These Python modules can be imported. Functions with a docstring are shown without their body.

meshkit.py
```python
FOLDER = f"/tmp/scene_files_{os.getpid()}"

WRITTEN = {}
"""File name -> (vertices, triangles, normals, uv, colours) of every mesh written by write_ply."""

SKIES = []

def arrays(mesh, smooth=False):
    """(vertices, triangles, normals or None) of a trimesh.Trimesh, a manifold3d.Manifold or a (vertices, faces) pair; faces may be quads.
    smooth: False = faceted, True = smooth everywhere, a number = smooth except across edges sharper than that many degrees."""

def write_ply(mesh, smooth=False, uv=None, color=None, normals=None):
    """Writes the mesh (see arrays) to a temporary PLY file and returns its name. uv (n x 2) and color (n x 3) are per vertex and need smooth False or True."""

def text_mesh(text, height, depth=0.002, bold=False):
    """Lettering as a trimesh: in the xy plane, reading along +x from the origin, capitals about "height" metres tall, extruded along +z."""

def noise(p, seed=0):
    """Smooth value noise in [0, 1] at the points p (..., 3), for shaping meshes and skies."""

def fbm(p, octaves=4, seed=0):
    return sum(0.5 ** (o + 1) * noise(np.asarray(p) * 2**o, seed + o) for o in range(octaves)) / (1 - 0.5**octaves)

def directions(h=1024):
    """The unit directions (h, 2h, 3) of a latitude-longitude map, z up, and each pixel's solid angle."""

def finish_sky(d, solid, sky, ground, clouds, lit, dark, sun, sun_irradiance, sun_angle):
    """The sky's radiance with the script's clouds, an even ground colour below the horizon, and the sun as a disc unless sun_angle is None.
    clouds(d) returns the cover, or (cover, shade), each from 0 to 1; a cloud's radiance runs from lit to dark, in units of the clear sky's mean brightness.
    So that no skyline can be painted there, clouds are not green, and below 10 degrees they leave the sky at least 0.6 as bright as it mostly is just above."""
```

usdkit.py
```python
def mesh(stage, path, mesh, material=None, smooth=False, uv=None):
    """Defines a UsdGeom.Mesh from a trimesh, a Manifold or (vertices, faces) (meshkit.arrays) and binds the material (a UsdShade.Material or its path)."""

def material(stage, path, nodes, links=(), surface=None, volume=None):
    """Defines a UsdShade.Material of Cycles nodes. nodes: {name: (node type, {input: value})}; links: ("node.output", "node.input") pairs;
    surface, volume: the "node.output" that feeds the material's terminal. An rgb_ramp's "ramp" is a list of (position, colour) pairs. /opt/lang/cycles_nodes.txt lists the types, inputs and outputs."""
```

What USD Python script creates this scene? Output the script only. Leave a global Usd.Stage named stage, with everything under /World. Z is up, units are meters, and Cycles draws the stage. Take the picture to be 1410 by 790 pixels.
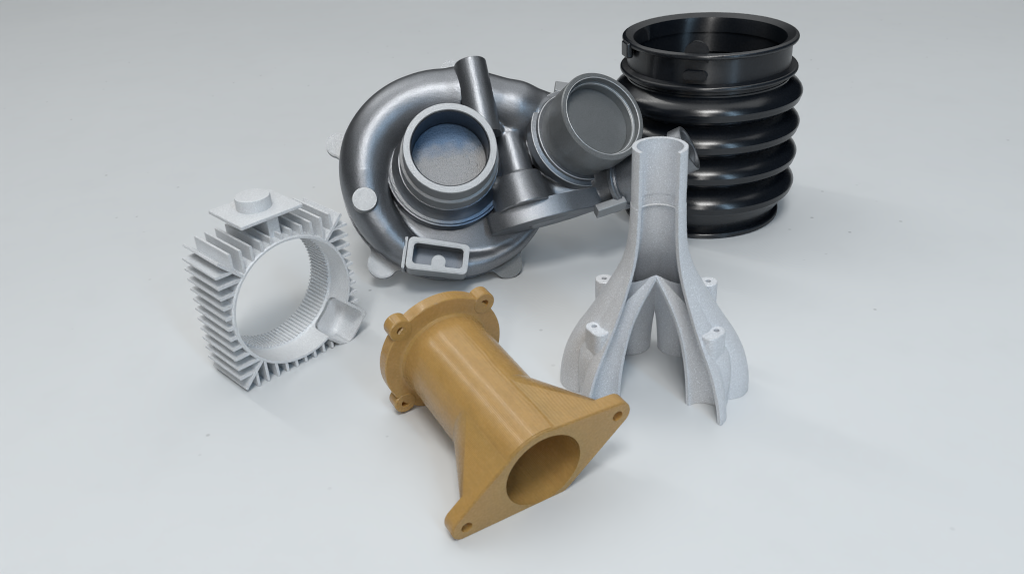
import math, numpy as np, trimesh, usdkit, meshkit
import manifold3d as m3
from manifold3d import Manifold as MF, CrossSection as CS
from shapely.geometry import Point, Polygon, box as sbox
from shapely.ops import unary_union
from pxr import Usd, UsdGeom, UsdLux, UsdShade, Gf, Sdf, Vt

rng = np.random.default_rng(7)
stage = Usd.Stage.CreateInMemory()
UsdGeom.SetStageUpAxis(stage, UsdGeom.Tokens.z)
UsdGeom.SetStageMetersPerUnit(stage, 1.0)
world = UsdGeom.Xform.Define(stage, '/World')
stage.SetDefaultPrim(world.GetPrim())
UsdGeom.Scope.Define(stage, '/World/Looks')

# ------------------------------------------------------------------ camera
PITCH, ROLL, CAM_H, FPX = 0.51466, -0.060904, 0.241455, 1217.8
cp, sp, cr, sr = math.cos(PITCH), math.sin(PITCH), math.cos(ROLL), math.sin(ROLL)
ax, ay, az = np.array([1., 0, 0]), np.array([0, -sp, -cp]), np.array([0, cp, -sp])
cam_x, cam_d = ax * cr - ay * sr, ax * sr + ay * cr
cam = UsdGeom.Camera.Define(stage, '/World/camera')
M = Gf.Matrix4d(*[float(x) for x in [*cam_x, 0, *(-cam_d), 0, *(-az), 0, 0, 0, CAM_H, 1]])
cam.AddTransformOp().Set(M)
cam.CreateHorizontalApertureAttr(36.0)
cam.CreateVerticalApertureAttr(36.0 * 573 / 1024)
cam.CreateFocalLengthAttr(36.0 * FPX / 1410)
cam.CreateClippingRangeAttr(Gf.Vec2f(0.01, 50))
cam.CreateFStopAttr(18.0)
cam.CreateFocusDistanceAttr(0.46)
cam.CreateExposureAttr(0.0)

# ------------------------------------------------------------------ lamps (ceiling lamps, one cool window, added fills and highlight strip, all out of the frame)
def rect_light(name, pos, aim, w, h, intensity, color):
    L = UsdLux.RectLight.Define(stage, '/World/' + name)
    z = np.array(pos, float) - np.array(aim, float); z /= np.linalg.norm(z)
    x = np.cross([0, 1, 0] if abs(z[2]) > .95 else [0, 0, 1], z); x /= np.linalg.norm(x)
    y = np.cross(z, x)
    L.AddTransformOp().Set(Gf.Matrix4d(*[float(q) for q in [*x, 0, *y, 0, *z, 0, *pos, 1]]))
    L.CreateWidthAttr(w); L.CreateHeightAttr(h); L.CreateIntensityAttr(intensity); L.CreateColorAttr(Gf.Vec3f(*color))
    return L
rect_light('ceiling_lamp', (0.02, -0.50, 1.90), (-0.02, 0.30, 0), 0.58, 0.46, 20.0, (1.0, 0.992, 0.975))
rect_light('ceiling_lamp_left', (-1.00, 1.20, 1.90), (-0.02, 0.30, 0), 0.07, 1.40, 17.0, (1.0, 0.985, 0.95))
rect_light('overhead_fill', (0.0, 1.75, 2.4), (0.0, 1.75, 0), 4.2, 3.6, 1.05, (0.975, 0.995, 1.0))  # added wide overhead fill for even light
rect_light('added_highlight_strip', (-0.20, -0.95, 1.15), (0.11, 0.47, 0.10), 0.13, 1.3, 12.0, (1.0, 0.98, 0.95))  # added strip that draws a bright band on the bellows
rect_light('window_light', (0.72, -0.85, 1.00), (0.12, 0.47, 0.10), 0.14, 1.3, 11.0, (0.50, 0.75, 1.0))
rect_light('room_fill', (0.0, -2.6, 1.5), (0.0, 0.4, 0.1), 5.0, 3.0, 0.12, (0.93, 0.97, 1.0))  # added dim fill from the camera side, stands for room ambient

# ------------------------------------------------------------------ materials
LK = '/World/Looks/'
def pbr(name, color, rough, metallic=0.0, var=0.08, vscale=60., bump=0.25, bscale=1400., bdist=0.0002, line=None, speck=None, spec=0.5, rvar=0.08, coat=0.0, sss=None, line_strength=0.5, wavy=0.0, aniso=0.0, streak=None, grain=0.0):
    """Principled surface with slow colour drift, fine grain relief and, if asked, printed layer lines (line = (direction vector, lines per metre))."""
    c = np.array(color)
    n = {'tc': ('texture_coordinate', {}),
         'nz': ('noise_texture', {'scale': vscale, 'detail': 4.0, 'roughness': 0.6}),
         'rp': ('rgb_ramp', {'ramp': [(0.25, tuple(c * (1 - var))), (0.75, tuple(np.minimum(c * (1 + var), 1)))]}),
         'gr': ('noise_texture', {'scale': bscale, 'detail': 2.0, 'roughness': 0.6}),
         'bp': ('bump', {'strength': bump, 'distance': bdist}),
         'rr': ('map_range', {'from_min': 0.3, 'from_max': 0.7, 'to_min': rough - rvar, 'to_max': rough + rvar, 'clamp': True}),
         'p': ('principled_bsdf', {'metallic': metallic, 'roughness': rough, 'specular_ior_level': spec, 'coat_weight': coat, 'coat_roughness': 0.25})}
    l = [('tc.object', 'nz.vector'), ('tc.object', 'gr.vector'), ('nz.fac', 'rp.fac'), ('gr.fac', 'bp.height'), ('gr.fac', 'rr.value'),
         ('rr.result', 'p.roughness'), ('bp.normal', 'p.normal')]
    src = 'rp.color'
    if sss:
        n['p'][1].update({'subsurface_weight': sss[0], 'subsurface_radius': sss[1], 'subsurface_scale': sss[2]})
    if line:
        d, per = np.array(line[0], float), line[1]
        d /= np.linalg.norm(d)
        # rotate coordinates so that x runs along d: use dot product through separate nodes
        n['sx'] = ('separate_xyz', {})
        n['m1'] = ('math', {'math_type': 'multiply', 'value2': d[0] * per})
        n['m2'] = ('math', {'math_type': 'multiply_add', 'value2': d[1] * per})
        n['m3'] = ('math', {'math_type': 'multiply_add', 'value2': d[2] * per})
        n['wb'] = ('noise_texture', {'scale': 90.0, 'detail': 3.0})
        n['ma'] = ('math', {'math_type': 'multiply_add', 'value2': 1.3})
        n['pp'] = ('math', {'math_type': 'pingpong', 'value2': 0.5})
        n['b2'] = ('bump', {'strength': line_strength, 'distance': 0.35 / per})
        l += [('tc.object', 'sx.vector'), ('sx.x', 'm1.value1'), ('sx.y', 'm2.value1'), ('m1.value', 'm2.value3'), ('sx.z', 'm3.value1'), ('m2.value', 'm3.value3'),
              ('tc.object', 'wb.vector'), ('wb.fac', 'ma.value1'), ('m3.value', 'ma.value3'), ('ma.value', 'pp.value1'), ('pp.value', 'b2.height'), ('bp.normal', 'b2.normal'), ('b2.normal', 'p.normal')]
        l.remove(('bp.normal', 'p.normal'))
    if grain:                    # powdery grain of the colour itself
        n['gc'] = ('noise_texture', {'scale': bscale * 0.8, 'detail': 1.0})
        n['gm'] = ('map_range', {'from_min': 0.3, 'from_max': 0.7, 'to_min': 1 - grain, 'to_max': 1 + grain, 'clamp': True})
        n['gx'] = ('mix_color', {'blend_type': 'multiply', 'fac': 1.0, 'use_clamp': False})
        l += [('tc.object', 'gc.vector'), ('gc.fac', 'gm.value'), (src, 'gx.a'), ('gm.result', 'gx.b')]
        src = 'gx.result'
    if streak:                   # fine streaks that run along z
        n['st'] = ('mapping', {'scale': (streak[0], streak[0], streak[1])})
        n['sn'] = ('noise_texture', {'scale': 1.0, 'detail': 3.0, 'roughness': 0.7})
        n['sm'] = ('map_range', {'from_min': 0.3, 'from_max': 0.7, 'to_min': 1 - streak[2], 'to_max': 1 + streak[2], 'clamp': True})
        n['sx2'] = ('mix_color', {'blend_type': 'multiply', 'fac': 1.0, 'use_clamp': False})
        l += [('tc.object', 'st.vector'), ('st.vector', 'sn.vector'), ('sn.fac', 'sm.value'), (src, 'sx2.a'), ('sm.result', 'sx2.b')]
        src = 'sx2.result'
    if aniso:                    # stretched highlights across the layer lines
        n['tg'] = ('tangent', {'direction_type': 'radial', 'axis': 'z'})
        n['p'][1].update({'anisotropic': aniso, 'anisotropic_rotation': 0.25})
        l.append(('tg.tangent', 'p.tangent'))
    if line and wavy:            # rounded layer lines: a sine profile, wavy = its height in line spacings
        n['pp'] = ('math', {'math_type': 'sine'})
        n['tp'] = ('math', {'math_type': 'multiply', 'value2': 2 * math.pi})
        n['b2'][1]['distance'] = wavy / per
        l.remove(('ma.value', 'pp.value1')); l += [('ma.value', 'tp.value1'), ('tp.value', 'pp.value1')]
    if speck:
        n['vo'] = ('noise_texture', {'scale': speck[0], 'detail': 0.0})
        n['sr'] = ('rgb_ramp', {'ramp': [(speck[1], (0, 0, 0)), (min(speck[1] + 0.06, 1), (1, 1, 1))]})
        n['mx'] = ('mix_color', {'b': tuple(np.minimum(c * speck[2], 1))})
        l += [('tc.object', 'vo.vector'), ('vo.fac', 'sr.fac'), ('sr.color', 'mx.fac'), (src, 'mx.a')]
        src = 'mx.result'
    l.append((src, 'p.base_color'))
    return usdkit.material(stage, LK + name, n, l, surface='p.BSDF')

MAT = {}
MAT['grey_nylon'] = pbr('grey_nylon', (0.66, 0.68, 0.71), 0.44, 0.15, var=0.04, bump=0.55, bscale=1900, bdist=0.0003, speck=(2400, 0.66, 1.35), grain=0.08)
MAT['pale_nylon'] = pbr('pale_nylon', (0.68, 0.695, 0.71), 0.46, 0.12, var=0.04, bump=0.55, bscale=1900, bdist=0.0003, speck=(2400, 0.67, 1.3), grain=0.08)
MAT['dark_silver'] = pbr('dark_silver', (0.235, 0.245, 0.262), 0.38, 0.85, var=0.10, vscale=45, bump=0.42, bscale=2000, bdist=0.0002, line=((0, 0.0, 1), 2300), line_strength=0.12, grain=0.12)
MAT['satin_grey'] = pbr('satin_grey', (0.225, 0.235, 0.24), 0.42, 0.6, var=0.08, vscale=50, bump=0.42, bscale=2000, bdist=0.0002, line=((0, 0, 1), 2300), line_strength=0.08, grain=0.12)
MAT['rough_silver'] = pbr('rough_silver', (0.36, 0.36, 0.37), 0.5, 0.7, var=0.15, vscale=300, bump=0.9, bscale=1100, bdist=0.0005)
def painted_reflection(name, base, reflect_tint, d, lo, hi, metallic, rough, bump, top=0.85):
    """Metal with a bluish reflection painted into its colour, ragged edge across direction d (local metres)."""
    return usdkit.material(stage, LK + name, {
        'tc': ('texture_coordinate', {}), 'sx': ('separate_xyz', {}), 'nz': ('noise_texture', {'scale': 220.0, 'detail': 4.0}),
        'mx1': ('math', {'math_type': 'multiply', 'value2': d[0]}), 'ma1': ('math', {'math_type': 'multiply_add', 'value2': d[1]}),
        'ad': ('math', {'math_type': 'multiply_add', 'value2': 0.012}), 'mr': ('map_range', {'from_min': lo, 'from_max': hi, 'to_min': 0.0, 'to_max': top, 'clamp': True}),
        'mx': ('mix_color', {'a': base, 'b': reflect_tint}),
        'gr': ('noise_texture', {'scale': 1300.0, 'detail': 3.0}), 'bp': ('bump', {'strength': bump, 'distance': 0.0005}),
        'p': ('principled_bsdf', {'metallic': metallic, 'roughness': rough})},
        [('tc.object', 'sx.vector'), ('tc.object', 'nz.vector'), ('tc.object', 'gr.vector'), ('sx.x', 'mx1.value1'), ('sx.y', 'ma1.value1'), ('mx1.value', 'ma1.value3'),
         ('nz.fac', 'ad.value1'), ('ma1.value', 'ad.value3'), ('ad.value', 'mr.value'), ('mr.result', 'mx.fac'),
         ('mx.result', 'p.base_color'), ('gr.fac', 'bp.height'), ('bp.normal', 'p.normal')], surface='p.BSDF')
MAT['reflect_painted_silver'] = painted_reflection('reflect_painted_silver', (0.33, 0.33, 0.335), (0.09, 0.17, 0.29), (0.0, 1.0), 0.006, 0.017, 0.6, 0.5, 0.9)  # blue reflection painted on the upper part of the inlet floor
MAT['reflect_painted_shoulder'] = painted_reflection('reflect_painted_shoulder', (0.29, 0.30, 0.315), (0.10, 0.16, 0.25), (0.55, -0.83), 0.024, 0.036, 0.85, 0.38, 0.4, 0.75)  # blue reflection painted on the lower right of the shoulder
MAT['shaded_silver'] = pbr('shaded_silver', (0.09, 0.10, 0.115), 0.36, 0.85, var=0.10, bump=0.3, bscale=1500, bdist=0.0002)  # darkened silver for recesses: their shade is put into the colour
MAT['painted_edge_highlight'] = pbr('painted_edge_highlight', (0.62, 0.63, 0.64), 0.40, 0.6, var=0.15, vscale=300, bump=0.3)  # pale metal colour that paints the edge highlights
MAT['bare_silver'] = pbr('bare_silver', (0.31, 0.32, 0.33), 0.46, 0.6, var=0.06, bump=0.4, bscale=1800, bdist=0.0003, grain=0.07)
MAT['black_plastic'] = pbr('black_plastic', (0.0065, 0.0085, 0.0120), 0.33, 0.0, var=0.25, bump=0.05, bscale=900, bdist=0.0001, spec=0.8, rvar=0.03, aniso=0.95)
MAT['gloss_black'] = pbr('gloss_black', (0.0070, 0.0090, 0.0125), 0.23, 0.0, var=0.10, bump=0.02, bscale=900, bdist=0.0001, spec=0.65, rvar=0.015)
MAT['amber_plastic'] = pbr('amber_plastic', (0.415, 0.247, 0.082), 0.19, 0.0, var=0.07, vscale=120, bump=0.2, bscale=900, bdist=0.0002, line=((0.5, 1.0, 0.0), 1900), line_strength=0.5, sss=(0.12, (1.0, 0.55, 0.2), 0.0015), streak=(900.0, 60.0, 0.07), grain=0.04)
def table_material():
    n = {'g': ('geometry', {}),
         'n1': ('noise_texture', {'scale': 3.0, 'detail': 4.0, 'roughness': 0.55}),
         'r1': ('rgb_ramp', {'ramp': [(0.3, (0.640, 0.663, 0.677)), (0.7, (0.672, 0.693, 0.706))]}),
         'n2': ('noise_texture', {'scale': 28.0, 'detail': 5.0, 'roughness': 0.65}),
         'r2': ('rgb_ramp', {'ramp': [(0.5, (0, 0, 0)), (0.75, (0.15, 0.15, 0.15))]}),
         'x1': ('mix_color', {'b': (0.55, 0.56, 0.57)}),
         'vo': ('voronoi_texture', {'scale': 55.0, 'randomness': 1.0}),
         'r3': ('rgb_ramp', {'ramp': [(0.0, (1, 1, 1)), (0.035, (1, 1, 1)), (0.07, (0, 0, 0))]}),
         'wn': ('noise_texture', {'scale': 13.0, 'detail': 2.0}),
         'r4': ('rgb_ramp', {'ramp': [(0.46, (0, 0, 0)), (0.60, (0.75, 0.75, 0.75))]}),
         'mm': ('mix_color', {'blend_type': 'multiply', 'fac': 1.0}),
         'x2': ('mix_color', {'b': (0.36, 0.37, 0.38)}),
         'gn': ('noise_texture', {'scale': 900.0, 'detail': 3.0}),
         'bp': ('bump', {'strength': 0.12, 'distance': 0.0001}),
         'p': ('principled_bsdf', {'roughness': 0.45, 'specular_ior_level': 0.35})}
    l = [('g.position', k + '.vector') for k in ('n1', 'n2', 'vo', 'wn', 'gn')]
    l += [('n1.fac', 'r1.fac'), ('n2.fac', 'r2.fac'), ('r2.color', 'x1.fac'), ('r1.color', 'x1.a'), ('vo.distance', 'r3.fac'), ('wn.fac', 'r4.fac'),
          ('r3.color', 'mm.a'), ('r4.color', 'mm.b'), ('mm.result', 'x2.fac'), ('x1.result', 'x2.a'), ('x2.result', 'p.base_color'), ('gn.fac', 'bp.height'), ('bp.normal', 'p.normal')]
    return usdkit.material(stage, LK + 'white_table', n, l, surface='p.BSDF')
MAT['white_table'] = table_material()

# ------------------------------------------------------------------ helpers
used = {}
def numbered(parent, name):
    k = (parent, name); i = used.get(k, 0); used[k] = i + 1
    return f'{parent}/{name}' + (f'_{i:03d}' if i else '')
def keys(prim, **kw):
    for k, v in kw.items():
        if v: prim.SetCustomDataByKey(k, v)
def thing(name, label, cat, frame=np.eye(4)):
    """An Xform at the thing's base; frame is 4x4 with columns x, y, z, origin."""
    x = UsdGeom.Xform.Define(stage, numbered('/World', name))
    x.AddTransformOp().Set(Gf.Matrix4d(*[float(q) for q in np.asarray(frame).T.ravel()]))
    keys(x.GetPrim(), label=label, category=cat)
    return str(x.GetPath())
def tm(mesh):
    if isinstance(mesh, MF):
        q = mesh.to_mesh()
        return trimesh.Trimesh(np.array(q.vert_properties[:, :3]), np.array(q.tri_verts), process=False)
    return mesh
def part(parent, name, mesh, mat, smooth=32, scale=0.001, label=None):
    t = tm(mesh).copy(); t.apply_scale(scale)
    m = usdkit.mesh(stage, numbered(parent, name), t, MAT[mat], smooth=smooth)
    m.CreateDoubleSidedAttr(True)
    keys(m.GetPrim(), label=label)
    return str(m.GetPath())
def lathe(profile, seg=128):
    """A solid of revolution about z from a closed (r, z) outline in mm."""
    p = np.array(profile, float)
    if np.sum(p[:, 0] * np.roll(p[:, 1], -1) - np.roll(p[:, 0], -1) * p[:, 1]) < 0: p = p[::-1]
    return CS([p]).revolve(seg)
def poly_solid(shape, z0, z1):
    """A shapely polygon extruded from z0 to z1."""
    rings = []
    for g in getattr(shape, 'geoms', [shape]):
        rings.append(np.array(g.exterior.coords)[:-1])
        rings += [np.array(i.coords)[:-1] for i in g.interiors]
    return CS(rings, m3.FillRule.EvenOdd).extrude(z1 - z0).translate([0, 0, z0])
def bevelled(shape, z0, z1, b=0.5, both=True):
    """An extruded outline with its top (and bottom) edges chamfered by b."""
    lay = [poly_solid(shape, z0 + (b if both else 0), z1 - b)]
    k = 3
    for i in range(k):
        s0, s1 = i / k, (i + 1) / k
        off = b * (1 - math.sqrt(max(1 - s1 ** 2, 0)))
        sh = shape.buffer(-max(off, 0.001), join_style=1)
        lay.append(poly_solid(sh, z1 - b + s0 * b - 0.001, z1 - b + s1 * b))
        if both: lay.append(poly_solid(sh, z0 + b - s1 * b, z0 + b - s0 * b + 0.001))
    return MF.batch_boolean(lay, m3.OpType.Add)
def frame_of(origin, x, y, z):
    F = np.eye(4); F[:3, 0], F[:3, 1], F[:3, 2], F[:3, 3] = x, y, z, origin
    return F
def axes_to(z, x=(1, 0, 0)):
    z = np.array(z, float); z /= np.linalg.norm(z); x = np.array(x, float); x -= z * (x @ z); x /= np.linalg.norm(x)
    return x, np.cross(z, x), z
def place(mf, origin, z, x=(1, 0, 0)):
    a, b, c = axes_to(z, x)
    return mf.transform(np.column_stack([a, b, c, np.array(origin, float)]))
def cyl(r, z0, z1, seg=64, r2=None): return MF.cylinder(z1 - z0, r, r if r2 is None else r2, seg).translate([0, 0, z0])
def rbox(x0, x1, y0, y1, z0, z1, r=0.4, seg=8):
    s = MF.sphere(r, seg)
    return MF.batch_hull([s.translate([x, y, z]) for x in (x0 + r, x1 - r) for y in (y0 + r, y1 - r) for z in (z0 + r, z1 - r)])

def surface_net(f, lo, hi, step):
    """Closed surface f = 0 (negative inside) by naive surface nets; returns a trimesh, its vertices pulled onto the surface."""
    n = [int(math.ceil((b - a) / step)) + 1 for a, b in zip(lo, hi)]
    g = np.stack(np.meshgrid(*[a + step * np.arange(k) for a, k in zip(lo, n)], indexing='ij'), -1)
    d = f(g.reshape(-1, 3)).reshape(n)
    s = d < 0
    acc = np.zeros([k - 1 for k in n] + [3]); cnt = np.zeros([k - 1 for k in n])
    for axis in range(3):
        for o1 in (0, 1):
            for o2 in (0, 1):
                oth = [i for i in range(3) if i != axis]
                sl0, sl1 = [None] * 3, [None] * 3
                sl0[axis], sl1[axis] = slice(0, n[axis] - 1), slice(1, n[axis])
                for o, i in zip((o1, o2), oth): sl0[i] = sl1[i] = slice(o, n[i] - 1 + o)
                a, b = d[tuple(sl0)], d[tuple(sl1)]
                x = (a < 0) != (b < 0)
                t = np.where(x, a / np.where(x, a - b, 1), 0)
                v = np.zeros(a.shape + (3,)); v[..., axis] = t
                for o, i in zip((o1, o2), oth): v[..., i] = o
                acc += np.where(x[..., None], v, 0); cnt += x
    cell = cnt > 0
    idx = -np.ones(cell.shape, int); idx[cell] = np.arange(cell.sum())
    base = np.argwhere(cell)
    V = np.array(lo) + step * (base + acc[cell] / cnt[cell][:, None])
    F = []
    for axis in range(3):
        u, w = [(1, 2), (2, 0), (0, 1)][axis]
        sl0, sl1 = [slice(1, k - 1) for k in n], [slice(1, k - 1) for k in n]
        sl0[axis], sl1[axis] = slice(0, n[axis] - 1), slice(1, n[axis])
        a, b = s[tuple(sl0)], s[tuple(sl1)]
        e = np.argwhere(a != b)
        flip = b[tuple(e.T)]
        c = e.copy(); c[:, u] += 1; c[:, w] += 1
        def at(du, dw):
            q = c.copy(); q[:, u] += du; q[:, w] += dw
            return idx[tuple(q.T)]
        q = np.stack([at(-1, -1), at(0, -1), at(0, 0), at(-1, 0)], 1)
        q[flip] = q[flip][:, ::-1]
        F.append(q)
    F = np.vstack(F)
    h = step * 0.2
    for _ in range(3):
        val = f(V)
        gr = np.stack([(f(V + h * np.eye(3)[k]) - f(V - h * np.eye(3)[k])) / (2 * h) for k in range(3)], 1)
        g2 = np.maximum((gr ** 2).sum(1), 0.25)
        V = V - np.clip(val / g2, -step, step)[:, None] * gr * 0.7
    tri = np.vstack([F[:, [0, 1, 2]], F[:, [0, 2, 3]]])
    return trimesh.Trimesh(V, tri, process=False)
def smin(a, b, k):
    h = np.clip(0.5 + 0.5 * (b - a) / k, 0, 1)
    return b * (1 - h) + a * h - k * h * (1 - h)
def sd_cap(p, a, b, ra, rb):
    a, b = np.array(a, float), np.array(b, float)
    t = np.clip(((p - a) @ (b - a)) / ((b - a) @ (b - a)), 0, 1)
    return np.linalg.norm(p - a - t[:, None] * (b - a), axis=1) - (ra + (rb - ra) * t)
def sd_cyl(p, a, axis, r, h0, h1):
    axis = np.array(axis, float) / np.linalg.norm(axis); q = p - np.array(a, float)
    z = q @ axis; rad = np.linalg.norm(q - z[:, None] * axis, axis=1)
    return np.maximum(rad - r, np.maximum(h0 - z, z - h1))

# ------------------------------------------------------------------ the setting
tab = usdkit.mesh(stage, '/World/tabletop', rbox(-1600, 1600, -450, 2300, -30, 0, r=4), MAT['white_table'], smooth=30)
UsdGeom.Xformable(tab).AddScaleOp().Set(Gf.Vec3f(0.001, 0.001, 0.001))
keys(tab.GetPrim(), kind='structure', label='smooth white tabletop with faint smudges and dark specks')

# ------------------------------------------------------------------ finned ring housing
yaw = 0.7653
H = thing('finned_ring_housing', 'pale grey square housing with cooling fins around a round bore, standing at the far left', 'heat sink',
          frame_of((-0.1282, 0.3400, 0.0003), (math.cos(yaw), math.sin(yaw), 0), (-math.sin(yaw), math.cos(yaw), 0), (0, 0, 1)))
# local: x across the front, y depth (0 front, 31 back), z up; bore centre at (35, 35)
S, D, c0 = 70.0, 31.0, 35.0
ring = lathe([(30.6, 0.0), (31.6, 0.0), (32.2, 0.6), (32.2, D - 0.5), (29.6, D - 0.5), (29.6, 15.5), (30.4, 14.5)], 180)
ring = ring.rotate([90, 0, 0]).mirror([0, 1, 0]).translate([c0, 0, c0])
pad_d = 8.0
def diag(m): return m.rotate([0, 45, 0]).translate([c0, 0, c0])      # x along the lower-right diagonal
scoop_out = diag(rbox(27, 45.5, -1.0, 16.0, -10.8, 10.8, r=2.4, seg=24))
scoop_in = diag(MF.batch_hull([MF.sphere(4.5, 40).translate([x, y, z]) for x in (20, 38.6) for y in (-14, 9.8) for z in (-4.6, 4.6)]))
bore_all = cyl(30.5, -40, 80, 128).rotate([90, 0, 0]).translate([c0, 0, c0])
spout_hole = diag(rbox(24, 60, -20, 16.2, -11.0, 11.0, r=0.4))
part(H, 'bore_ring', ring - scoop_in, 'pale_nylon')
# teeth in the rear half of the bore
nt = 96
teeth = []
for i in range(nt):
    a = 2 * math.pi * i / nt
    pts = [(29.8, -0.62), (29.8, 0.62), (28.85, 0.30), (28.85, -0.30)]
    tri = CS([np.array(pts)[::-1]]) if False else CS([np.array(pts)], m3.FillRule.NonZero)
    t = tri.extrude(15.2).rotate([0, 0, math.degrees(a)])
    teeth.append(t)
for t in teeth:
    part(H, 'bore_tooth', t.rotate([90, 0, 0]).mirror([0, 1, 0]).translate([c0, 15.4, c0]), 'pale_nylon', smooth=False)
bore = cyl(31.2, -5, 60, 128).rotate([90, 0, 0]).mirror([0, 1, 0]).translate([c0, -5, c0])
def fin(poly, y0, y1):
    """poly: outline in the front (x, z) plane."""
    m = CS([np.array(poly, float)], m3.FillRule.NonZero).extrude(y1 - y0)
    return m.rotate([90, 0, 0]).translate([0, y1, 0])
ft = 0.68
for side in range(4):
    for k in range(-5, 6):
        u = 5.3 * k
        z_top = 35.2
        base_r = math.sqrt(31.4 ** 2 - u ** 2)
        base_r = max(base_r, abs(u) + 0.3)
        jit = rng.normal(0, 0.12)
        lean = rng.normal(0, 0.10)
        y0, y1 = 0.25 + abs(rng.normal(0, .15)), D - 0.2 - abs(rng.normal(0, .2))
        if z_top + jit < base_r + 0.3: z_top = base_r + 0.9
        poly = [(u - ft, base_r - 0.25), (u + ft, base_r - 0.25), (u + ft + lean, z_top + jit - .25), (u + ft * .6 + lean, z_top + jit), (u - ft * .6 + lean, z_top + jit), (u - ft + lean, z_top + jit - .25)]
        ang = -90 * side
        f = fin(poly, y0, y1).rotate([0, -ang, 0]).translate([c0, 0, c0])
        # side 0 top, 1 right, 2 bottom, 3 left; the spout takes the lower right corner
        if (side in (1, 2)):
            f = f - spout_hole
        if f.is_empty(): continue
        part(H, 'fin', f, 'pale_nylon', smooth=False)
for a, L1 in ((45, 46.6), (135, 46.6), (225, 47.2)):
    f = fin([(-0.7, 31.0), (0.7, 31.0), (0.7, L1 - .3), (0.4, L1), (-0.4, L1), (-0.7, L1 - .3)], 0.1, D - 0.1)
    part(H, 'corner_fin', f.rotate([0, {45: 45, 135: -45, 225: -135}[a], 0]).translate([c0, 0, c0]), 'pale_nylon', smooth=False)
# plate, post and knob on top
part(H, 'top_plate', rbox(17.6, 50.0, 2.4, 31.5, 77.3, 79.2, r=0.5), 'pale_nylon')
part(H, 'plate_post', rbox(32.0, 38.0, 5.5, 29.0, 63.0, 77.6, r=0.4), 'pale_nylon')
part(H, 'round_knob', lathe([(0, 79.0), (8.1, 79.0), (8.1, 84.3), (7.9, 84.9), (7.3, 85.1), (0, 85.1)], 72).translate([33.6, 17.5, 0]), 'pale_nylon')
# scoop-shaped spout that opens from the bore at its lower right
part(H, 'spout', (scoop_out - scoop_in - bore_all).trim_by_plane([0, 0, 1], 0.0), 'pale_nylon', smooth=40)

# ------------------------------------------------------------------ turbo compressor housing
th = np.array([0.98890572, 0.14854455, 0.]); tv = np.array([-0.09398013, 0.62565396, 0.77441905]); tn = np.array([0.11503573, -0.76582742, 0.63267301])
T = thing('compressor_housing', 'dark silver snail-shaped compressor housing with open inlet and two pipes, leaning back at the centre', 'turbo housing',
          frame_of((-0.03301, 0.47026, 0.05040), th * 0.971, tv * 0.971, tn * 0.971))
pax = np.array([0.335, 0.057, 0.94]); pax /= np.linalg.norm(pax)
pface = np.array([86.0, 8.9, 48.0]); pbase = pface - pax * 28.6
fl_n = np.array([0.124, -0.992, 0.0]); fl_n /= np.linalg.norm(fl_n); fl_x = np.array([0.992, 0.124, 0.0]); fl_x /= np.linalg.norm(fl_x)
fl_c = np.array([50.5, -28.5, 17.0])
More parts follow.
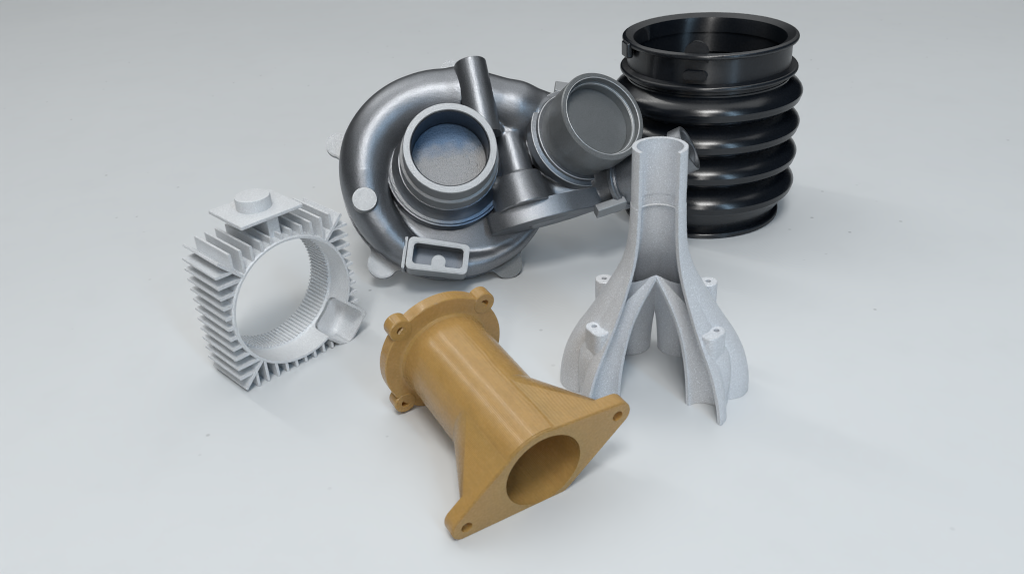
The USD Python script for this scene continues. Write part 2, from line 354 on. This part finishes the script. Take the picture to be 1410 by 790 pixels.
def housing(p):
    th_ = np.degrees(np.arctan2(p[:, 1], p[:, 0])); phi = (th_ - 70) % 360
    r = np.interp(phi, [0, 110, 150, 173, 200, 235, 280, 360], [17.0, 14.2, 11.2, 8.4, 6.4, 3.4, 2.2, 2.2])
    rho = np.hypot(p[:, 0], p[:, 1])
    ro = np.interp(phi, [0, 35, 85, 330, 360], [58.2, 58.6, 61.3, 61.3, 58.2])
    d = np.hypot(rho - (ro - r), p[:, 2] - r * 0.95) - r
    d = np.minimum(d * 0.9, 30)
    ht = np.interp(phi, [0, 140, 190, 250, 330, 360], [6, 6, 9, 15.5, 15.5, 6])
    disc = np.maximum(np.maximum(rho - 60.6, 0.2 - p[:, 2]), (p[:, 2] - np.maximum(ht - np.clip(rho - 33, 0, 40) * (ht - 4) / 27.0, 3.0)) * 0.92)
    d = smin(d, disc, 3.5)
    d = smin(d, sd_cyl(p, (0, 0, 0), (0, 0, 1), 33.5, 0.2, 15.0), 2.5)
    o = sd_cap(p, (14, 42, 16.5), (44, 30, 15), 16.2, 16.2)
    o = smin(o, sd_cap(p, (44, 30, 15), (74, 18, 5), 16.2, 17), 3)
    o = smin(o, sd_cap(p, (72, 8, 4), (92, -22, 12), 16, 14), 4)
    o = smin(o, sd_cap(p, (92, -22, 12), (121, -20, 50), 14, 10.5), 4)
    d = smin(d, o, 3.0)
    d = smin(d, sd_cyl(p, pbase, pax, 26.0, -16, -0.5), 4.0)
    d = smin(d, sd_cap(p, (36.8, 12, 16), (39.5, -16, 17), 8.4, 9.5), 3.0)
    d = smin(d, sd_cap(p, (24, 28, 20), (31, 16, 24), 2.6, 2.0), 3.0)
    d = smin(d, sd_cap(p, (24, -14, 22), (38, -18, 18), 4.0, 5.0), 3.0)
    # boss that widens down to the diamond flange
    z = (p - fl_c) @ fl_n; q = p - fl_c - z[:, None] * fl_n; rad = np.linalg.norm(q - fl_x * -11.0, axis=1)
    boss = np.maximum((rad - (14.0 + 0.20 * (z + 19))) * 0.95, np.maximum(-19 - z, z - 0.5))
    d = smin(d, boss, 2.5)
    d = smin(d, sd_cap(p, (50, -20, 7), (90, -22, 8), 11, 12), 4.0)
    d = smin(d, sd_cap(p, (44, -36, 14), (84, -27, 15), 5, 7), 3.0)
    qx = (p[:, 0] + 12.8) * 0.9649 - (p[:, 1] + 51.0) * 0.2627; qy = (p[:, 0] + 12.8) * 0.2627 + (p[:, 1] + 51.0) * 0.9649
    pocket = np.maximum(np.maximum(np.abs(qx + 0.2) - 14.6, np.abs(qy) - 6.4), 8.0 - p[:, 2])
    d = np.maximum(d, -pocket)
    return np.maximum(d, -0.2 - p[:, 2] - np.clip(p[:, 0] - 45, 0, 40) * 1.2)
part(T, 'scroll_casing', surface_net(housing, (-66, -66, -34), (134, 68, 64), 1.0), 'dark_silver', smooth=True)
# inlet: lathe rings
part(T, 'inlet_shoulder', lathe([(24, 10), (35.2, 10), (35.2, 16.6), (34.8, 17.4), (34.0, 17.6), (33.2, 16.8), (31.6, 17.2), (30.0, 19.0), (28.6, 22), (27.8, 26), (24, 26)], 160), 'reflect_painted_shoulder')
part(T, 'inlet_pipe', lathe([(20.9, 24), (27.2, 24), (27.2, 36.2), (26.8, 37.0), (25.4, 37.4), (25.2, 38.4), (25.2, 49.4), (24.8, 50), (21.5, 50), (21.1, 49.6)], 160), 'bare_silver')
part(T, 'inlet_shade_sleeve', lathe([(20.6, 29.5), (21.3, 29.5), (21.3, 49.0), (20.9, 49.2), (20.6, 48.8)], 160), 'shaded_silver')  # added dark sleeve, the shade inside the inlet put into its colour
part(T, 'inlet_floor', lathe([(0, 22), (21.0, 22), (21.0, 30.6), (20.2, 31.2), (0, 31.2)], 128), 'reflect_painted_silver')
# back plate with five ears
ears = [(-60.2, 26.5, 7.2), (-43.9, -46.8, 8.6), (27.3, -56.0, 8.8), (63.0, 10.0, 7.0), (12.2, 65.6, 6.4)]
disc2 = Point(0, 0).buffer(61.6, quad_segs=48)
full = unary_union([disc2] + [Point(*e[:2]).buffer(e[2], quad_segs=12) for e in ears]).buffer(5, quad_segs=8).buffer(-5, quad_segs=8)
part(T, 'back_plate', bevelled(disc2, -4.6, 0.3, 0.8), 'dark_silver')
for i, e in enumerate(ears):
    ear = full.difference(Point(0, 0).buffer(61.2, quad_segs=48)).intersection(Point(*e[:2]).buffer(20))
    if not ear.is_empty:
        g = max(getattr(ear, 'geoms', [ear]), key=lambda s: s.area)
        em = bevelled(g, -4.4, -0.2, 0.7)
        if i == 2:          # this ear droops back with the sloping rim
            q = np.array([e[0], e[1], 0]) / math.hypot(e[0], e[1])
            em = em.trim_by_plane([-q[0] * math.sin(.17), -q[1] * math.sin(.17), -math.cos(.17)], -60.0 * math.sin(.17) + 0.5)
        part(T, 'mounting_ear', em, 'satin_grey' if i == 2 else 'bare_silver')
part(T, 'bearing_cover', lathe([(0, -4.4), (30, -4.4), (30, -8), (27, -10), (27, -26), (24, -29), (0, -29)], 96), 'dark_silver')
# round pad on the scroll
part(T, 'round_pad', lathe([(0, 12), (7.0, 12), (7.0, 26.6), (6.6, 27.4), (0, 27.4)], 64).translate([-48.6, -15.8, 0]), 'bare_silver')
# port frame with a window and a tongue
pc = np.array([-12.8, -51.0]); pr = np.array([0.955, -0.26])
def pxy(s, t): return (pc[0] + pr[0] * s - pr[1] * t, pc[1] + pr[1] * s + pr[0] * t)
outer = Polygon([pxy(s, t) for s, t in ((-17.5, -9.4), (17.0, -8.6), (17.0, 8.6), (-17.5, 9.4))]).buffer(-3).buffer(3, quad_segs=8)
inner = Polygon([pxy(s, t) for s, t in ((-14.2, -5.8), (13.8, -5.6), (13.8, 5.8), (-14.2, 6.0))]).buffer(-2.2).buffer(2.2, quad_segs=8)
tongue = unary_union([Point(*pxy(0.5, -3.2)).buffer(3.9, quad_segs=10), Polygon([pxy(s, t) for s, t in ((-3.1, -9), (4.1, -9), (4.4, -3.2), (-3.4, -3.2))])])
hole = inner.difference(tongue).buffer(-0.6).buffer(0.6, quad_segs=6)
part(T, 'port_frame', bevelled(outer.difference(hole), 4, 20.0, 0.7, False), 'bare_silver')
part(T, 'port_strip', bevelled(Polygon([pxy(a_, b_) for a_, b_ in ((-19.3, -8.4), (-18.6, -8.6), (-18.6, 8.6), (-19.3, 8.4))]).buffer(0.55), 5, 18.6, 0.7, False), 'bare_silver')
part(T, 'port_floor', poly_solid(outer.buffer(-0.5), 3, 8.6), 'shaded_silver')  # shade of the window recess put into the floor colour
# upright pipe by the inlet
part(T, 'upright_pipe', place(lathe([(0, 0), (9.2, 0), (9.2, 43.6), (8.9, 44.0), (0, 44.0)], 72), (22.0, 10.8, 31.3), (-0.05, 1, -0.03)) - cyl(24.5, 0, 60, 96), 'dark_silver')
# second pipe
O2 = place(lathe([(19.8, 8), (24.6, 8), (24.6, 27.8), (24.0, 28.6), (23.3, 28.8), (22.7, 28.5), (22.4, 24.6), (21.9, 24.4), (21.7, 24.8), (20.4, 24.2), (19.8, 22.5)], 160), pbase, pax)
part(T, 'outlet_pipe', place(lathe([(18, -2), (24.3, -2), (24.3, 12.6), (25.9, 13.6), (25.9, 28.0), (25.3, 28.8), (23.4, 28.8), (22.8, 28.3), (22.6, 24.8), (21.6, 24.6), (20.9, 24.0), (20.9, 17), (18, 17)], 160), pbase, pax), 'satin_grey')
part(T, 'outlet_floor', place(lathe([(0, 10), (21.0, 10), (21.0, 18.6), (20.3, 19.0), (0, 19.0)], 96), pbase, pax), 'satin_grey')
part(T, 'pipe_collar', place(lathe([(20, -6), (30.0, -6), (30.0, -0.8), (29.5, -0.2), (27.4, 0.4), (26.9, 1.8), (26.3, 2.2), (20, 2.2)], 160), pbase, pax), 'dark_silver')
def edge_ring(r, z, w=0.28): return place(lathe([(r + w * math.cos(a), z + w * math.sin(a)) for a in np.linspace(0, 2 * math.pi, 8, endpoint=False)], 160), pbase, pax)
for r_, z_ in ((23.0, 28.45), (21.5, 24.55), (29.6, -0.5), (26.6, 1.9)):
    part(T, 'painted_edge_highlight', edge_ring(r_, z_), 'painted_edge_highlight', smooth=60)  # added pale rings: bright edge highlights put into shape and colour
# diamond flange under the second pipe
fc = unary_union([Point(-28, -1).buffer(5.5, quad_segs=16), Point(28, 1).buffer(5.5, quad_segs=16), Polygon([(-2 + 30 * math.cos(a), 12.5 * math.sin(a)) for a in np.linspace(0, 2 * math.pi, 64, endpoint=False)])]).convex_hull
part(T, 'diamond_flange', place(bevelled(fc, -0.6, 10.6, 0.5), fl_c + fl_n * -0.5, fl_n, fl_x), 'dark_silver')
# far end of the outlet duct: flange facing right, and two small lugs
ex = np.array([0.80, 0.15, 0.58]); ex /= np.linalg.norm(ex)
ec = np.array([124.5, -17.5, 51.0])
part(T, 'end_flange', place(lathe([(8.5, -3), (11.2, -3), (12.8, -2.2), (12.8, 4.4), (12.2, 5.0), (10.4, 5.0), (9.8, 4.4), (9.4, 1.0), (8.5, 1.0)], 120), ec, ex), 'dark_silver')
part(T, 'end_floor', place(cyl(9.6, -4, 1.4, 72), ec, ex), 'satin_grey')
part(T, 'duct_collar', place(lathe([(9, 0), (15.0, 0), (15.5, 0.5), (15.5, 2.6), (14.9, 3.2), (14.2, 3.4), (13.8, 4.4), (9, 4.4)], 120), (96, -22, 19), (0.75, -0.05, 0.65)), 'dark_silver')
part(T, 'flange_lug', place(rbox(-9, 9, -4, 4, -2.5, 2.5, r=0.6), (87, -36.5, 24), (0.2, -0.9, 0.3), fl_x), 'bare_silver')
part(T, 'flange_lug', place(rbox(-7, 7, -5, 5, -3, 3, r=0.6), (77, 41, 8), (0.1, 0.5, 0.8), (0.9, -0.3, 0)), 'bare_silver')

# ------------------------------------------------------------------ black bellows hose
B = thing('bellows_hose', 'black ribbed plastic bellows hose standing upright at the back right', 'bellows', frame_of((0.1238, 0.5176, 0.0002), (1, 0, 0), (0, 1, 0), (0, 0, 1)))
def arc(cr_, cz, rr, a0, a1, n=14): return [(cr_ + rr * math.cos(math.radians(a)), cz + rr * math.sin(math.radians(a))) for a in np.linspace(a0, a1, n)]
SEG = 144
part(B, 'base_flange', lathe([(42, 0), (47.4, 0), (47.9, 0.5), (47.9, 2.4), (47.4, 2.9), (45.2, 3.2), (42, 3.2)], SEG), 'black_plastic')
zc = [22.2, 40.8, 59.4, 78.0]
prev = 3.2
for i, z in enumerate(zc):
    lo_r = 45.0 if i == 0 else 45.6
    lo_z = 3.2 if i == 0 else (zc[i - 1] + z) / 2
    hi_z = (z + zc[i + 1]) / 2 if i < 3 else z + 9.6
    hi_r = 45.6 if i < 3 else 47.2
    pr_ = [(lo_r, lo_z)]
    if i == 0: pr_ += [(45.6, 5.5), (47.2, 8.5), (49.5, 12.0), (51.8, 15.5)]
    else: pr_ += [(46.0, lo_z + 0.3), (47.6, lo_z + 1.0), (50.4, lo_z + 2.4), (52.8, lo_z + 3.8)]
    pr_ += [(54.0, z - 4.4), (54.6, z - 3.6), (54.75, z - 2.2), (54.75, z - 1.5), (55.35, z - 1.35)]
    pr_ += [(55.5, z - 0.6), (55.5, z + 0.4), (54.9, z + 1.7), (53.6, z + 3.3), (51.8, z + 4.8), (49.8, z + 6.3), (47.6, hi_z - 1.4), (hi_r + 0.4, hi_z - 0.5), (hi_r, hi_z)]
    inn = [(r - 2.4, zz) for r, zz in pr_[::-1]]
    part(B, 'fold', lathe(pr_ + inn, SEG), 'gloss_black', smooth=24)
part(B, 'neck', lathe([(44.0, 87.6), (47.3, 87.6), (47.3, 90.2), (47.3, 107.6), (44.0, 107.6)], SEG), 'black_plastic')
part(B, 'neck_ring', lathe([(46.6, 89.6), (49.8, 89.9)] + arc(50.0, 91.6, 1.6, -80, 80) + [(49.0, 93.4), (46.6, 94.0)], SEG), 'black_plastic')
part(B, 'mouth_rim', lathe([(43.6, 100), (46.6, 106.6), (49.0, 107.4)] + arc(49.0, 109.0, 1.5, -60, 70, 8) + [(48.4, 110.9), (44.0, 108.8), (43.4, 106), (43.2, 100)], SEG), 'black_plastic')
def on_wall(mf, deg, r, z):
    """Place a piece drawn in x (along the wall), y (up), z (outwards)."""
    a = math.radians(deg); o = np.array([r * math.cos(a), r * math.sin(a), z]); out = np.array([math.cos(a), math.sin(a), 0])
    x = np.array([-math.sin(a), math.cos(a), 0])
    return mf.transform(np.column_stack([x, [0, 0, 1], out, o]))
tabs = unary_union([Point(0, 0).buffer(6.6, quad_segs=12).intersection(sbox(-7, -1, 7, 8)), sbox(-6.6, -5, 6.6, 0.2)])
part(B, 'rim_tab', on_wall(bevelled(tabs, -1.3, 1.3, 0.4), 249, 46.6, 110.6), 'black_plastic')
pill = Point(-4, 0).buffer(2.6, quad_segs=8).union(Point(4, 0).buffer(2.6, quad_segs=8)).convex_hull
part(B, 'neck_button', on_wall(bevelled(pill, -0.5, 3.0, 0.8, False), 249, 47.2, 99.0), 'black_plastic')
part(B, 'rim_hook', on_wall(rbox(-5, 5, -5.5, 3, -1.5, 2.5, r=0.8), 190, 49.4, 107.0), 'black_plastic')

# ------------------------------------------------------------------ cutaway manifold
nyaw = math.radians(-10.3)
N = thing('cutaway_manifold', 'light grey many-legged manifold with its front cut open, standing at the right', 'manifold',
          frame_of((0.0618, 0.3295, 0.0002), (math.cos(nyaw), math.sin(nyaw), 0), (-math.sin(nyaw), math.cos(nyaw), 0), (0, 0, 1)))
ZP = np.array([-2, 2, 7, 13.5, 19, 24, 29, 34, 38.5, 42, 46, 49.5, 52.5, 55, 60, 66, 74, 90])
RO = np.interp(ZP, [-2, 2, 10, 17.5, 25.5, 31, 38.5, 48, 58, 66, 75, 90], [39.2, 38.9, 37.2, 34.7, 31.0, 27.2, 23.0, 18.5, 14.2, 11.7, 10.2, 9.5])
RI = np.interp(ZP, [-2, 2, 13.5, 24, 34, 42, 49.5, 55, 66, 75, 90], [22.4, 22.2, 21.2, 19.0, 16.0, 11.5, 5.6, 0, -7.0, -9.6, -9.5])
def leg(deg, grow, scale_r=1.0, z_lo=None, seg=56, tw=8.6, bulge=0.0, foot=1.0):
    v, f = [], []
    Z = np.linspace(ZP[0] if z_lo is None else z_lo, 90, 70)
    ro, ri = np.interp(Z, ZP, RO), np.interp(Z, ZP, RI)
    k = np.ones(9) / 9
    sm = lambda a: np.convolve(np.pad(a, 4, mode='edge'), k, 'valid')
    ro, ri = sm(ro), sm(ri)
    c, a = (ro + ri) / 2, (ro - ri) / 2
    b = np.interp(Z, [0, 30, 55, 75, 90], [8.4, tw, 9.0, 9.8, 9.5])
    c = c * np.interp(Z, [0, 30, 55, 80], [scale_r, scale_r + bulge, scale_r + bulge, 1])
    tp = np.interp(Z, [0, 4, 24], [foot, foot, 1.0]); a, b = a * tp, b * tp
    for i, z in enumerate(Z):
        t = np.linspace(0, 2 * np.pi, seg, endpoint=False)
        v.append(np.stack([c[i] + (a[i] + grow) * np.cos(t), (b[i] + grow) * np.sin(t), np.full(seg, z)], 1))
    n = len(Z); v = np.vstack(v + [[[c[0], 0, Z[0]]], [[c[-1], 0, Z[-1]]]])
    for i in range(n - 1):
        for j in range(seg):
            p, q = i * seg + j, i * seg + (j + 1) % seg
            f += [[p, q, q + seg], [p, q + seg, p + seg]]
    for j in range(seg):
        f.append([n * seg, (j + 1) % seg, j]); f.append([n * seg + 1, (n - 1) * seg + j, (n - 1) * seg + (j + 1) % seg])
    m = MF(m3.Mesh(vert_properties=np.array(v, np.float32), tri_verts=np.array(f, np.uint32)))
    return m.rotate([0, 0, deg])
WALL = 1.75
legs = [(-45, 1.0), (-135, 1.0), (1, 1.06), (179, 1.06), (70, 1.13), (110, 1.13)]
fillers = [leg(a, g, s, bulge=bu, foot=0.45) for a, g, s, bu in ((-23, 1.6, 0.97, 0.07), (203, 1.6, 0.97, 0.07), (38, 0.5, 0.99, 0.04), (142, 0.5, 0.99, 0.04))]
outs = [leg(a, WALL, s, bulge=0.13 if s == 1.06 else 0.0) for a, s in legs] + fillers + [cyl(11.25, 70, 114.5, 96, 11.0)]
ins = [leg(a, 0.0, s, z_lo=-6, bulge=0.13 if s == 1.06 else 0.0) for a, s in legs] + [cyl(9.5, 62, 120, 96, 9.2)]
bosses, holes = [], []
for deg, r, top in ((-25, 28.4, 37.2), (205, 28.4, 37.2), (46, 34.0, 40.5), (134, 34.0, 40.5)):
    x, y = r * math.cos(math.radians(deg)), r * math.sin(math.radians(deg))
    rr = 3.8 if top < 40 else 4.2
    col = lathe([(0, 1), (rr, 1), (rr, top - 0.4), (rr - 0.3, top), (0, top)], 40)
    if top < 40:
        a2 = math.radians(deg - 9 if deg < 0 else deg + 9); r2 = r - 0.6
        bosses.append(MF.batch_hull([col.translate([x, y, 0]), col.translate([r2 * math.cos(a2), r2 * math.sin(a2), 0])]))
    else:
        bosses.append(col.translate([x, y, 0]))
    holes.append(cyl(1.25, top - 6, top + 2, 24).translate([x, y, 0]))
inner_all = MF.batch_boolean(ins, m3.OpType.Add)
body = MF.batch_boolean(outs, m3.OpType.Add) - inner_all
wedge = CS([np.array([(0, 0), (90, -90), (-90, -90)])[::-1]], m3.FillRule.NonZero).extrude(200).translate([0, 0, -20])
body = (body - wedge).trim_by_plane([0, 0, 1], 0.0)
part(N, 'manifold_body', body, 'grey_nylon', smooth=38)
keep_out = MF.batch_boolean([leg(a, 0.8, s_, z_lo=-6, bulge=0.13 if s_ == 1.06 else 0.0) for a, s_ in legs] + [cyl(10.3, 55, 130, 96)], m3.OpType.Add)
wedge2 = wedge.translate([0, 0.3, 0])
for bz, hz in zip(bosses, holes):
    part(N, 'screw_boss', (bz - hz - keep_out - wedge2), 'grey_nylon')
seam = (lathe([(9.0, 84.9), (9.55, 84.7), (9.6, 85.5), (9.0, 85.3)], 96) - wedge)
seam = seam ^ rbox(-7, 7, 4, 14, 80, 90, r=.5)
if not seam.is_empty(): part(N, 'seam_ridge', seam, 'pale_nylon')

# ------------------------------------------------------------------ amber flanged tube
gn = np.array([0.48477287, -0.86784444, -0.10881769]); gh = np.array([0.87302873, 0.48766879, 0.]); gv = np.array([0.05306699, -0.09500097, 0.99406172])
G = thing('flanged_tube', 'amber plastic tube with round and diamond end flanges, lying in front of the others', 'flanged tube',
          frame_of((0.0078152, 0.25576867, 0.0168), gh, gv, gn))
LZ = -80.9
la = 0.336
lx, ly = math.cos(la), math.sin(la)
lugp = [(35.4 * lx, 35.4 * ly), (-35.4 * lx, -35.4 * ly)]
ground_n, ground_off = np.array([gh[2], gv[2], gn[2]]), -16.7          # table plane in the local frame
def grounded(m): return m.trim_by_plane([float(q) for q in ground_n], ground_off)
boreg = cyl(16.6, -120, 10, 128)
tube = cyl(20.3, LZ - 1, -0.9, 144) - boreg
web_shape = unary_union([Point(0, 0).buffer(20.0, quad_segs=32)] + [Polygon([(s * (33 * lx) - t * ly, s * (33 * ly) + t * lx) for t in (-7.6, 7.6)] + [(s * 20 * lx - t * ly, s * 20 * ly + t * lx) for t in (7.6, -7.6)]) for s in (1, -1)]).convex_hull
web = MF.batch_hull([poly_solid(web_shape, -4.0, -2.0), cyl(20.1, -35, -34, 96)]) - cyl(19.9, -60, 2, 96)
face_shape = unary_union([Point(*p).buffer(6.2, quad_segs=16) for p in lugp] + [Point(0, 0).buffer(20.0, quad_segs=40)]).convex_hull
lug_holes = [cyl(2.3, -20, 5, 32).translate([*p, 0]) for p in lugp]
face = bevelled(face_shape, -6.6, 0.0, 0.7) - boreg - cyl(19.2, -30, -0.95, 96)
for q in lug_holes: face = face - q
part(G, 'tube', grounded(tube), 'amber_plastic')
part(G, 'flange_web', grounded(web), 'amber_plastic', smooth=25)
part(G, 'diamond_flange', grounded(face), 'amber_plastic')
rf = lathe([(19.5, LZ - 6.2), (28.0, LZ - 6.2), (28.4, LZ - 5.8), (28.4, LZ - 0.4), (28.0, LZ), (22.3, LZ), (20.9, LZ + 0.6), (20.35, LZ + 2.2), (19.5, LZ + 2.2)], 144)
part(G, 'round_flange', grounded(rf - boreg), 'amber_plastic')
for k in range(4):
    a = 0.7678 + k * math.pi / 2
    x, y = 28.2 * math.cos(a), 28.2 * math.sin(a)
    b = lathe([(0, LZ - 6.5), (4.8, LZ - 6.5), (5.2, LZ - 6.1), (5.2, LZ - 0.2), (4.8, LZ + 0.2), (0, LZ + 0.2)], 48).translate([x, y, 0])
    b = b - cyl(2.0, LZ - 12, LZ + 6, 28).translate([x, y, 0]) - cyl(19.8, LZ - 20, LZ + 10, 64)
    part(G, 'bolt_ear', b, 'amber_plastic')
